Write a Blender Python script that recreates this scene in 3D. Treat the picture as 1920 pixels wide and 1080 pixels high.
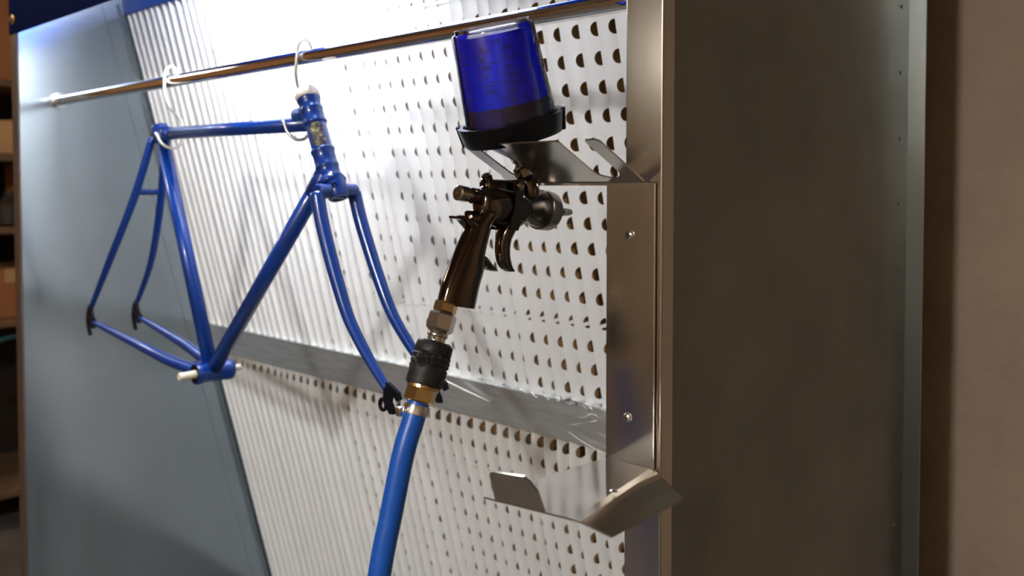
import bpy, bmesh, math, random
from mathutils import Vector, Matrix
random.seed(7)
for o in list(bpy.data.objects): bpy.data.objects.remove(o)
scene = bpy.context.scene
COL = scene.collection
EYE = 1.45                       # lens height above the floor; coordinates below are metres measured from the lens

# ------------------------------------------------------------------ camera
cam_d = bpy.data.cameras.new('camera'); cam = bpy.data.objects.new('camera', cam_d); COL.objects.link(cam)
cam_d.sensor_width = 36.0; cam_d.lens = 36.0 * 1643.0 / 1920.0
cam_d.shift_y = -134.5 / 1920.0; cam_d.clip_start = 0.02
cam.location = (0, 0, EYE)
YAW = math.radians(46.855)
cam.rotation_euler = (math.radians(90 - 1.935), 0, math.radians(90) - YAW)
cam_d.dof.use_dof = True; cam_d.dof.focus_distance = 1.08; cam_d.dof.aperture_fstop = 4.5
scene.camera = cam

# ------------------------------------------------------------------ world, exposure
w = bpy.data.worlds.new('world'); scene.world = w; w.use_nodes = True
w.node_tree.nodes['Background'].inputs[0].default_value = (0.9, 0.7, 0.5, 1)
w.node_tree.nodes['Background'].inputs[1].default_value = 0.02
vs = scene.view_settings
vs.view_transform = 'Standard'; vs.look = 'None'; vs.gamma = 1.0; vs.use_curve_mapping = False
vs.exposure = 0.75
TUBE_POWER = 104.0         # booth strip lamp emission
LAMP_WARM = 155.0          # warm ceiling lamp behind the photographer
LAMP_WHITE = 4.5         # whiter lamp further left

# ------------------------------------------------------------------ helpers
def lin(c): return tuple(((v / 255) / 12.92 if v / 255 <= .04045 else ((v / 255 + .055) / 1.055) ** 2.4) for v in c)

def mat(name, col, rough=.5, metal=0., noise=0., nscale=20., bump=0., bscale=60., aniso=0., coat=0., rvar=0.,
        trans=0., ior=1.45, alpha=1., stretch=None, col2=None, spec=.5, sub=0.):
    m = bpy.data.materials.new(name); m.use_nodes = True
    nt = m.node_tree; b = nt.nodes['Principled BSDF']
    b.inputs['Base Color'].default_value = (*col, 1); b.inputs['Roughness'].default_value = rough
    b.inputs['Metallic'].default_value = metal; b.inputs['IOR'].default_value = ior
    b.inputs['Specular IOR Level'].default_value = spec
    b.inputs['Transmission Weight'].default_value = trans; b.inputs['Alpha'].default_value = alpha
    b.inputs['Coat Weight'].default_value = coat; b.inputs['Anisotropic'].default_value = aniso
    if coat: b.inputs['Coat Roughness'].default_value = .08
    tc = nt.nodes.new('ShaderNodeTexCoord'); src = tc.outputs['Object']
    if stretch:
        mp = nt.nodes.new('ShaderNodeMapping'); mp.inputs['Scale'].default_value = stretch
        nt.links.new(src, mp.inputs['Vector']); src = mp.outputs['Vector']
    if noise or col2 or rvar:
        n = nt.nodes.new('ShaderNodeTexNoise'); n.inputs['Scale'].default_value = nscale; n.inputs['Detail'].default_value = 6
        nt.links.new(src, n.inputs['Vector'])
        mx = nt.nodes.new('ShaderNodeMix'); mx.data_type = 'RGBA'
        c2 = col2 if col2 else tuple(max(0, c * (1 - noise)) for c in col)
        c1 = col if col2 else tuple(min(1, c * (1 + noise * .6)) for c in col)
        mx.inputs['A'].default_value = (*c1, 1); mx.inputs['B'].default_value = (*c2, 1)
        rp = nt.nodes.new('ShaderNodeMapRange'); rp.inputs[1].default_value = .3; rp.inputs[2].default_value = .7
        nt.links.new(n.outputs['Fac'], rp.inputs[0]); nt.links.new(rp.outputs[0], mx.inputs['Factor'])
        nt.links.new(mx.outputs['Result'], b.inputs['Base Color'])
        if rvar:
            r2 = nt.nodes.new('ShaderNodeMapRange'); r2.inputs[1].default_value = .3; r2.inputs[2].default_value = .7
            r2.inputs[3].default_value = max(.02, rough - rvar); r2.inputs[4].default_value = rough + rvar
            nt.links.new(n.outputs['Fac'], r2.inputs[0]); nt.links.new(r2.outputs[0], b.inputs['Roughness'])
    if bump:
        n2 = nt.nodes.new('ShaderNodeTexNoise'); n2.inputs['Scale'].default_value = bscale; n2.inputs['Detail'].default_value = 8
        nt.links.new(src, n2.inputs['Vector'])
        bp = nt.nodes.new('ShaderNodeBump'); bp.inputs['Strength'].default_value = bump; bp.inputs['Distance'].default_value = .01
        nt.links.new(n2.outputs['Fac'], bp.inputs['Height']); nt.links.new(bp.outputs['Normal'], b.inputs['Normal'])
    return m

def emit(name, col, s):
    m = bpy.data.materials.new(name); m.use_nodes = True; nt = m.node_tree
    b = nt.nodes['Principled BSDF']; b.inputs['Base Color'].default_value = (.8, .8, .8, 1)
    b.inputs['Emission Color'].default_value = (*col, 1); b.inputs['Emission Strength'].default_value = s
    return m

def thing(name, base, label, cat, group=None):
    o = bpy.data.objects.new(name, None); COL.objects.link(o); o.empty_display_size = .05
    o.location = (base[0], base[1], base[2] + EYE); o['label'] = label; o['category'] = cat
    if group: o['group'] = group
    o['_b'] = list(base)
    return o

def root_base(p):
    while p.parent: p = p.parent
    return Vector(p['_b'])

def obj(name, bm, m, parent=None, smooth=False, label=None, cat=None, group=None, kind=None, autos=None, recalc=True):
    me = bpy.data.meshes.new(name)
    if parent is not None: b = root_base(parent)
    else:
        xs = [v.co for v in bm.verts]
        b = Vector((sum(v.x for v in xs) / len(xs), sum(v.y for v in xs) / len(xs), min(v.z for v in xs)))
    bmesh.ops.translate(bm, verts=bm.verts, vec=-b)
    if recalc: bmesh.ops.recalc_face_normals(bm, faces=bm.faces)
    bm.to_mesh(me); bm.free()
    if smooth:
        for p in me.polygons: p.use_smooth = True
    if autos is not None:
        for p in me.polygons: p.use_smooth = True
        me.set_sharp_from_angle(angle=math.radians(autos))
    ms = m if isinstance(m, (list, tuple)) else [m]
    for mm in ms: me.materials.append(mm)
    o = bpy.data.objects.new(name, me); COL.objects.link(o)
    if parent is not None: o.parent = parent
    else:
        o.location = (b.x, b.y, b.z + EYE); o['_b'] = list(b)
    if label: o['label'] = label
    if cat: o['category'] = cat
    if group: o['group'] = group
    if kind: o['kind'] = kind
    return o

def new(): return bmesh.new()

def bx(bm, x0, x1, y0, y1, z0, z1, bev=0.):
    vs_ = [bm.verts.new((x, y, z)) for z in (z0, z1) for y in (y0, y1) for x in (x0, x1)]
    fs = [bm.faces.new([vs_[i] for i in q]) for q in ((0, 2, 3, 1), (4, 5, 7, 6), (0, 1, 5, 4), (2, 6, 7, 3), (0, 4, 6, 2), (1, 3, 7, 5))]
    if bev:
        es = list({e for f in fs for e in f.edges})
        bmesh.ops.bevel(bm, geom=es, offset=bev, segments=2, affect='EDGES', profile=.5)
    return bm

def frame(d):
    d = Vector(d).normalized()
    a = Vector((1, 0, 0)) if abs(d.x) < .8 else Vector((0, 0, 1))
    u = (a - d * a.dot(d)).normalized(); v = d.cross(u)
    return d, u, v

def sweep(bm, pts, radii, segs=16, cap=True, ell=None, ref=None):
    """tube through pts; radii is a number or a list; ell gives the second half-width along ref"""
    pts = [Vector(p) for p in pts]; n = len(pts)
    if not isinstance(radii, (list, tuple)): radii = [radii] * n
    rings = []; u = None
    for i, p in enumerate(pts):
        t = (pts[min(i + 1, n - 1)] - pts[max(i - 1, 0)]).normalized()
        if ref is not None: u = Vector(ref)
        elif u is None: u = frame(t)[1]
        u = (u - t * u.dot(t)).normalized(); v = t.cross(u)
        ra = ell[i] if ell else radii[i]
        rings.append([bm.verts.new(p + u * (ra * math.cos(2 * math.pi * k / segs)) + v * (radii[i] * math.sin(2 * math.pi * k / segs))) for k in range(segs)])
    for a, b in zip(rings, rings[1:]):
        for k in range(segs): bm.faces.new((a[k], a[(k + 1) % segs], b[(k + 1) % segs], b[k]))
    if cap: bm.faces.new(rings[0]); bm.faces.new(rings[-1])
    return bm

def lathe(bm, o, axis, prof, segs=24, close=True, roll=0.):
    d, u, v = frame(axis); o = Vector(o); rings = []
    for (h, r) in prof:
        if r < 1e-5: rings.append([bm.verts.new(o + d * h)])
        else: rings.append([bm.verts.new(o + d * h + u * (r * math.cos(roll + 2 * math.pi * k / segs)) + v * (r * math.sin(roll + 2 * math.pi * k / segs))) for k in range(segs)])
    for a, b in zip(rings, rings[1:]):
        for k in range(segs):
            k2 = (k + 1) % segs
            if len(a) == 1 and len(b) == 1: continue
            if len(a) == 1: bm.faces.new((a[0], b[k], b[k2]))
            elif len(b) == 1: bm.faces.new((a[k], a[k2], b[0]))
            else: bm.faces.new((a[k], a[k2], b[k2], b[k]))
    if close:
        if len(rings[0]) > 1: bm.faces.new(rings[0])
        if len(rings[-1]) > 1: bm.faces.new(rings[-1])
    return bm

def prism(bm, poly, vec):
    """closed polygon (list of points) extruded by vec"""
    vec = Vector(vec); a = [bm.verts.new(p) for p in poly]; b = [bm.verts.new(Vector(p) + vec) for p in poly]
    n = len(a); f1 = bm.faces.new(a); f2 = bm.faces.new(list(reversed(b)))
    for i in range(n): bm.faces.new((a[i], a[(i + 1) % n], b[(i + 1) % n], b[i]))
    f1.normal_update(); f2.normal_update()
    bmesh.ops.triangulate(bm, faces=[f1, f2])
    return bm

def smoothpath(pts, n=6):
    P = [Vector(p) for p in pts]; out = []
    for i in range(len(P) - 1):
        p0 = P[max(i - 1, 0)]; p1 = P[i]; p2 = P[i + 1]; p3 = P[min(i + 2, len(P) - 1)]
        for k in range(n):
            t = k / n
            out.append(.5 * ((2 * p1) + (p2 - p0) * t + (2 * p0 - 5 * p1 + 4 * p2 - p3) * t * t + (3 * p1 - p0 - 3 * p2 + p3) * t ** 3))
    out.append(P[-1]); return out

def lerpl(vals, n):
    m = len(vals) - 1; out = []
    for i in range(n):
        t = i / (n - 1) * m; k = min(int(t), m - 1); out.append(vals[k] + (vals[k + 1] - vals[k]) * (t - k))
    return out

# ------------------------------------------------------------------ materials
M = {}
M['concrete'] = mat('concrete_wall', lin((156, 138, 120)), .9, noise=.14, nscale=5, bump=.35, bscale=45)
M['floor'] = mat('concrete_floor', lin((105, 98, 90)), .75, noise=.3, nscale=3, bump=.1, bscale=30)
M['ceil'] = mat('ceiling_board', lin((150, 132, 108)), .9, noise=.1, nscale=2)
M['tan'] = mat('painted_block_wall', lin((176, 152, 122)), .8, noise=.2, nscale=2.5, bump=.1)
M['dark_wall'] = mat('tan_plank_wall', lin((186, 136, 88)), .8, noise=.35, nscale=3)
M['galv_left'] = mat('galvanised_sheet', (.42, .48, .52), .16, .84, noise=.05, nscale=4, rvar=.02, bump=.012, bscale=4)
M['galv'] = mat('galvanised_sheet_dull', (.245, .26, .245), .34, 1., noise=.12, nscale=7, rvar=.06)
M['galv_rail'] = mat('galvanised_rail', (.70, .72, .72), .42, .8, noise=.18, nscale=10, rvar=.08, stretch=(1.2, 8, 8))
M['stain'] = mat('stainless_polished', (.62, .585, .53), .2, 1., noise=.06, nscale=30, rvar=.04, stretch=(1, 1, .2))
M['bright'] = mat('polished_bracket', (.62, .60, .57), .2, 1., noise=.05, nscale=14, rvar=.03)
M['tray'] = mat('polished_tray', (.66, .64, .61), .09, 1., noise=.05, nscale=14, rvar=.03)
M['chrome'] = mat('chrome', (.82, .80, .78), .05, 1.)
M['zinc'] = mat('zinc_screw', (.75, .77, .78), .2, 1.)
M['blue_hood'] = mat('blue_enamel', lin((22, 82, 190)), .3, spec=.5, coat=.2)
M['hood_front_shade'] = mat('shaded_blue_enamel', lin((11, 22, 64)), .6, ior=1.03)  # hood's blue enamel, with the unlit front's shade put into the colour
M['paper'] = mat('white_filter_paper', lin((241, 241, 240)), .85, noise=.03, nscale=8, bump=.04, bscale=25)
M['kraft'] = mat('brown_kraft_backing', lin((150, 112, 66)), .9, noise=.15, nscale=20)
M['blue'] = mat('blue_frame_enamel', lin((5, 53, 132)), .3, coat=.3, noise=.08, nscale=18)
M['blue_dark'] = mat('blackened_steel_end', lin((26, 28, 40)), .45, metal=.6, noise=.3, nscale=60)
M['tape'] = mat('masking_tape', lin((245, 240, 228)), .75, noise=.06, nscale=90, bump=.5, bscale=70)
M['plug'] = mat('rolled_paper_plug', lin((235, 228, 205)), .7, noise=.06, nscale=60)
M['wire_white'] = mat('white_coated_wire', lin((228, 228, 222)), .4)
M['wire_grey'] = mat('galvanised_wire', (.62, .62, .6), .3, .9)
M['gun'] = mat('dark_bronze_plating', (.115, .085, .066), .14, 1., noise=.18, nscale=40, rvar=.06)
M['gun_light'] = mat('nickel_plating', (.34, .29, .235), .2, 1., noise=.1, nscale=60, rvar=.05)
M['brass'] = mat('brass', (.60, .43, .20), .25, 1., noise=.1, nscale=50)
M['steel'] = mat('steel_fitting', (.52, .49, .44), .28, 1., noise=.12, nscale=60)
M['rubber'] = mat('black_rubber', lin((24, 22, 22)), .5, noise=.15, nscale=50)
M['hose'] = mat('blue_hose_rubber', lin((16, 84, 178)), .35, noise=.06, nscale=20)
M['black'] = mat('black_plastic', lin((9, 9, 10)), .32, spec=.3)
M['print'] = mat('black_print', (.008, .008, .015), .6)
M['redprint'] = mat('red_print', lin((150, 50, 45)), .6)
M['card'] = mat('cardboard', lin((160, 104, 62)), .85, noise=.12, nscale=12)
M['card2'] = mat('pale_cardboard', lin((190, 150, 105)), .85, noise=.12, nscale=12)
M['wood'] = mat('raw_wood_board', lin((120, 92, 66)), .75, noise=.3, nscale=5, stretch=(6, 1, 6))
M['dark'] = mat('dark_painted_steel', lin((48, 40, 34)), .5, .2)
M['frame_edge'] = mat('brown_primed_edge', lin((92, 76, 66)), .5, .3)
M['tealbag'] = mat('teal_plastic', lin((40, 80, 84)), .4)
M['lampwhite'] = mat('white_enamel_lamp', (.8, .8, .8), .4)

def clear(name, tint, rough, fac, blend=.35):
    m = bpy.data.materials.new(name); m.use_nodes = True; nt = m.node_tree
    nt.nodes.remove(nt.nodes['Principled BSDF']); out = nt.nodes['Material Output']
    tr = nt.nodes.new('ShaderNodeBsdfTransparent'); tr.inputs[0].default_value = (*tint, 1)
    gl = nt.nodes.new('ShaderNodeBsdfGlossy'); gl.inputs['Roughness'].default_value = rough
    df = nt.nodes.new('ShaderNodeBsdfTranslucent'); df.inputs[0].default_value = (.8, .8, .85, 1)
    lw = nt.nodes.new('ShaderNodeLayerWeight'); lw.inputs[0].default_value = blend
    m1 = nt.nodes.new('ShaderNodeMixShader'); m1.inputs[0].default_value = fac
    nt.links.new(tr.outputs[0], m1.inputs[1]); nt.links.new(df.outputs[0], m1.inputs[2])
    m2 = nt.nodes.new('ShaderNodeMixShader'); nt.links.new(lw.outputs['Fresnel'], m2.inputs[0])
    nt.links.new(m1.outputs[0], m2.inputs[1]); nt.links.new(gl.outputs[0], m2.inputs[2])
    nt.links.new(m2.outputs[0], out.inputs['Surface'])
    return m
M['clear'] = clear('clear_cup_plastic', (.97, .97, .98), .08, .05)
M['film'] = clear('clear_protective_film', (.985, .985, .99), .10, .03, .10)
M['lid'] = clear('cloudy_lid_plastic', (.62, .60, .72), .2, .35)
def paintliner():
    m = bpy.data.materials.new('blue_paint_in_liner'); m.use_nodes = True; nt = m.node_tree
    b = nt.nodes['Principled BSDF']; out = nt.nodes['Material Output']
    b.inputs['Base Color'].default_value = (*lin((24, 26, 150)), 1); b.inputs['Roughness'].default_value = .18
    n = nt.nodes.new('ShaderNodeTexNoise'); n.inputs['Scale'].default_value = 9
    tc = nt.nodes.new('ShaderNodeTexCoord'); mp = nt.nodes.new('ShaderNodeMapping'); mp.inputs['Scale'].default_value = (3, 3, .6)
    nt.links.new(tc.outputs['Object'], mp.inputs[0]); nt.links.new(mp.outputs[0], n.inputs['Vector'])
    rp = nt.nodes.new('ShaderNodeValToRGB'); rp.color_ramp.elements[0].position = .35; rp.color_ramp.elements[1].position = .65
    rp.color_ramp.elements[0].color = (*lin((24, 22, 140)), 1); rp.color_ramp.elements[1].color = (*lin((32, 62, 245)), 1)
    nt.links.new(n.outputs['Fac'], rp.inputs[0]); nt.links.new(rp.outputs[0], b.inputs['Base Color'])
    tl = nt.nodes.new('ShaderNodeBsdfTranslucent'); tl.inputs[0].default_value = (*lin((36, 60, 255)), 1)
    mx = nt.nodes.new('ShaderNodeMixShader'); mx.inputs[0].default_value = .45
    nt.links.new(b.outputs[0], mx.inputs[1]); nt.links.new(tl.outputs[0], mx.inputs[2]); nt.links.new(mx.outputs[0], out.inputs['Surface'])
    return m
M['liner'] = paintliner()
M['collar'] = mat('violet_liner_film', lin((44, 38, 92)), .3, spec=.4)
def badge_mat():
    m = bpy.data.materials.new('worn_badge_print'); m.use_nodes = True; nt = m.node_tree; b = nt.nodes['Principled BSDF']
    b.inputs['Roughness'].default_value = .5
    tc = nt.nodes.new('ShaderNodeTexCoord'); v = nt.nodes.new('ShaderNodeTexNoise'); v.inputs['Scale'].default_value = 150; v.inputs['Detail'].default_value = 3
    nt.links.new(tc.outputs['Object'], v.inputs['Vector'])
    rp = nt.nodes.new('ShaderNodeValToRGB'); e = rp.color_ramp.elements
    e[0].position = .30; e[0].color = (*lin((30, 26, 34)), 1); e[1].position = .75; e[1].color = (*lin((190, 178, 140)), 1)
    for p, c in ((.42, (52, 40, 62)), (.5, (120, 104, 70)), (.56, (40, 78, 48)), (.62, (150, 138, 100))):
        q = e.new(p); q.color = (*lin(c), 1)
    nt.links.new(v.outputs['Fac'], rp.inputs[0]); nt.links.new(rp.outputs[0], b.inputs['Base Color'])
    return m
M['badge'] = badge_mat()

# ------------------------------------------------------------------ the room
RX0, RX1, RY0, RY1, RZ0, RZ1 = -4.75, 1.9, -3.0, 1.75, -EYE, 1.45
def slab(name, m, *b): return obj(name, bx(new(), *b), m, kind='structure')
slab('floor', M['floor'], RX0 - .1, RX1 + .1, RY0 - .1, RY1 + .1, RZ0 - .1, RZ0)
slab('ceiling', M['ceil'], RX0 - .1, RX1 + .1, RY0 - .1, RY1 + .1, RZ1, RZ1 + .1)
slab('wall_back', M['concrete'], RX0 - .1, RX1 + .1, RY1, RY1 + .1, RZ0, RZ1)
slab('wall_front', M['tan'], RX0 - .1, RX1 + .1, RY0 - .1, RY0, RZ0, RZ1)
slab('wall_left', M['dark_wall'], RX0 - .1, RX0, RY0, RY1, RZ0, RZ1)
slab('wall_right', M['tan'], RX1, RX1 + .1, RY0, RY1, RZ0, RZ1)

# room lamps on the ceiling (out of the picture; the one by the shelf is added)
def room_lamp(x, y, z, col, power, label, size):
    t = thing('pendant_lamp', (x, y, z), label, 'lamp')
    obj('shade', lathe(new(), (x, y, z), (0, 0, 1), [(.0, size * 1.0), (.02, size * 1.02), (.12, size * .45), (.16, .04), (.16, .02), (.11, size * .42), (.015, size * .97)], 32, close=False), M['lampwhite'], t, smooth=True)
    obj('cord', sweep(new(), [(x, y, z + .15), (x, y, RZ1)], .004, 8), M['dark'], t)
    obj('bulb', lathe(new(), (x, y, z + .02), (0, 0, 1), [(0, 0), (.004, .018), (.02, .03), (.045, .03), (.07, .016), (.1, .012)], 20), emit('bulb_glow', col, 6), t, smooth=True)
    ld = bpy.data.lights.new('pendant_light', 'POINT'); ld.energy = power; ld.color = col; ld.shadow_soft_size = .13
    lo = bpy.data.objects.new('pendant_light', ld); COL.objects.link(lo); lo.parent = t; lo.location = (0, 0, .015)
room_lamp(-.15, -2.2, 1.2, (1, 1.0, .995), LAMP_WARM, 'white enamel pendant lamp hanging behind the photographer', .2)
room_lamp(-3.6, .1, .95, (1, .85, .66), 15., 'white pendant lamp added to brighten the storage shelf', .18)  # added lamp, put in to light the shelf and its boxes
room_lamp(-2.1, -2.0, .62, (1, .93, .82), LAMP_WHITE, 'white enamel pendant lamp hanging in front of the booth opening', .14)

# ------------------------------------------------------------------ spray booth shell
XL, XR, YF = -2.447, -.513, .777
FY0, FZ0, FK = 1.044, .477, .254                  # ridge plane of the leaning filter bank: Y = FY0 + (FZ0 - z) * FK
def fY(z): return FY0 + (FZ0 - z) * FK
ZB, ZT = -1.33, .76
booth = thing('spray_booth', (-1.48, 1.15, -EYE), 'galvanised steel spray booth with blue hood and leaning filter bank', 'spray booth')
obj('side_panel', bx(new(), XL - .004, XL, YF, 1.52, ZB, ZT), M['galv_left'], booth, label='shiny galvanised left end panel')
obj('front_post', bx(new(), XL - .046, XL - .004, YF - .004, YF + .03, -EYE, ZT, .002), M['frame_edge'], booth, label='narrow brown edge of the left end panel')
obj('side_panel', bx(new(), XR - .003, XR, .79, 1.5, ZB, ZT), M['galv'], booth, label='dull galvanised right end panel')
p = new(); bx(p, -.557, XR + .002, .7735, .776, -EYE, ZT, .001); bx(p, XR - .001, XR + .002, .775, .797, -EYE, ZT, .001); bx(p, -.557, -.5545, .775, .81, -EYE, ZT)
obj('front_post', p, M['stain'], booth, label='polished steel post carrying the gun bracket')
obj('rear_flange', bx(new(), XR - .001, -.486, 1.4985, 1.502, -EYE, ZT, .001), M['galv'], booth)
# film edge wrapped round the post
obj('base_sill', bx(new(), XL, XR - .01, YF + .01, 1.5, -EYE, ZB), M['galv'], booth)
obj('back_panel', bx(new(), XL, XR - .004, 1.53, 1.534, -EYE, ZT), M['dark'], booth)
# rivets on the right panel
for k in range(15):
    z = .5 - k * .1055
    r = obj('rivet', lathe(new(), (XR, 1.463, z), (1, 0, 0), [(0, .0032), (.0008, .003), (.0014, .0014), (.0015, 0)], 10), M['galv'], booth, smooth=True)
# dried spray drops on the right panel
b = new(); rr = random.Random(3)
for (y, z, n) in ((1.085, .19, 2), (1.125, -.07, 3), (1.2, -.4, 14), (1.0, -.03, 2), (1.23, -.34, 8)):
    for k in range(n):
        s = rr.uniform(.0008, .002)
        lathe(b, (XR, y + rr.gauss(0, .016), z + rr.gauss(0, .05)), (1, 0, 0), [(0, s), (s * .5, s * .7), (s * .8, 0)], 7)
o = obj('paint_drops', b, M['galv'], booth, smooth=True, kind='stuff')
# corner flange between the left panel and the filter bank
b = new()
def corner(b, x0, x1, o0, o1):
    prism(b, [(x0, fY(ZB) + o0, ZB), (x0, fY(ZB) + o1, ZB), (x0, fY(.5) + o1, .5), (x0, fY(.5) + o0, .5)], (x1 - x0, 0, 0))
corner(b, XL, XL + .0015, -.055, .05); corner(b, XL, XL + .014, -.012, -.010)
obj('corner_flange', b, M['galv_left'], booth)
# blue hood
hood = obj('hood', bx(new(), XL - .05, XR - .004, YF - .006, YF - .001, .39, ZT + .02), M['hood_front_shade'], booth, label='blue hood front with shade in its colour')
obj('bolt', lathe(new(), (XL - .017, YF - .006, .425), (0, -1, 0), [(0, .0135), (.003, .013), (.004, .007), (.009, .0065), (.0095, 0)], 20), [M['brass']], hood, autos=40)
b = new(); bx(b, XL, XR - .004, YF - .001, 1.53, ZT, ZT + .02)
obj('hood_roof', b, M['blue_hood'], booth)
b = new(); prism(b, [(XL + .001, fY(.475) + .0, .475), (XL + .001, .985, ZT), (XL + .001, .99, ZT), (XL + .001, fY(.475) + .06, .475)], (XR - .006 - XL, 0, 0))
obj('hood_liner', b, M['blue_hood'], booth, label='blue sheet above the filters')
bx(b := new(), XL, XL + .003, YF, 1.04, .40, ZT); b.free()
# strip lamp in the hood
lampm = emit('fluorescent_tube', (.94, .985, 1.0), TUBE_POWER)
fix = obj('lamp_housing', bx(new(), -1.81, -1.13, .80, .93, .66, .70, .004), M['lampwhite'], booth, label='white fluorescent lamp housing inside the hood')
for y in (.835, .895):
    obj('lamp_tube', lathe(new(), (-1.77, y, .635), (1, 0, 0), [(0, .0), (0, .013), (.60, .013), (.60, 0)], 16, close=False), lampm, fix, smooth=False)
# cross rail between upper and lower filters
b = new()
zt, zb = -.403, -.484
prism(b, [(XL + .006, fY(zt) - .006, zt), (XL + .006, fY(zb) - .006, zb), (XL + .006, fY(zb) - .0035, zb), (XL + .006, fY(zt) - .0035, zt)], (XR - .02 - XL, 0, 0))
bx(b, XL + .006, XR - .014, fY(zt) - .006, fY(zt) + .04, zt - .002, zt)
rail = obj('cross_rail', b, M['galv_rail'], booth, label='grey galvanised rail across the filter bank')
# crumpled protective film on the rail
b = new(); rr = random.Random(11); nx, nz = 46, 9; g = []
for i in range(nx + 1):
    row = []; x = -1.30 + i / nx * .38 
    for j in range(nz + 1):
        q = j / nz; z = zt + .010 - q * (.012 + .085 * (i / nx) ** 1.5)
        y = fY(z) - .0075 - .004 * abs(rr.gauss(0, 1)) * (.25 + i / nx) * (.4 + (q < .2) * 1.0 + (i > 30) * .7)
        row.append(b.verts.new((x, y, z + rr.gauss(0, .0012))))
    g.append(row)
for i in range(nx):
    for j in range(nz): b.faces.new((g[i][j], g[i + 1][j], g[i + 1][j + 1], g[i][j + 1]))
obj('protective_film', b, M['film'], rail, smooth=True, label='crumpled clear film peeling from the rail')
th = smoothpath([(-1.46, fY(-.40) - .02, -.392), (-1.38, fY(-.4) - .03, -.402), (-1.31, fY(-.42) - .014, -.425), (-1.25, fY(-.44) - .01, -.44)], 6)
obj('film_strand', sweep(new(), th, lerpl([.0012, .0018, .0014, .0006], len(th)), 6), M['wire_white'], rail, smooth=True, label='twisted strand of clear film')

rr = random.Random(17)
def crease_glint(pts, r):  # white strands painted in for the glints along the wrinkled clear film
    pp = smoothpath(pts, 5)
    obj('film_crease_glint', sweep(new(), pp, lerpl([r * .3, r, r * .7, r * .25], len(pp)), 6), M['wire_white'], rail, smooth=True)
for k in range(9):
    x = -1.16 + k * .025; d = rr.uniform(.012, .03)
    crease_glint([(x + i * d / 3, fY(zt) - .009 - rr.uniform(0, .004), zt + rr.uniform(-.004, .007)) for i in range(4)], rr.uniform(.0006, .0014))
for (x, z, ln, sl) in ((-1.02, -.43, .05, .3), (-1.0, -.442, .06, .5), (-1.04, -.446, .035, .15), (-.98, -.452, .05, -.3), (-1.05, -.463, .10, -.28), (-.965, -.42, .03, .6)):
    crease_glint([(x + i * ln / 3, fY(z) - .009, z + sl * i * ln / 3 + rr.gauss(0, .0025)) for i in range(4)], rr.uniform(.0004, .0008))

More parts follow.
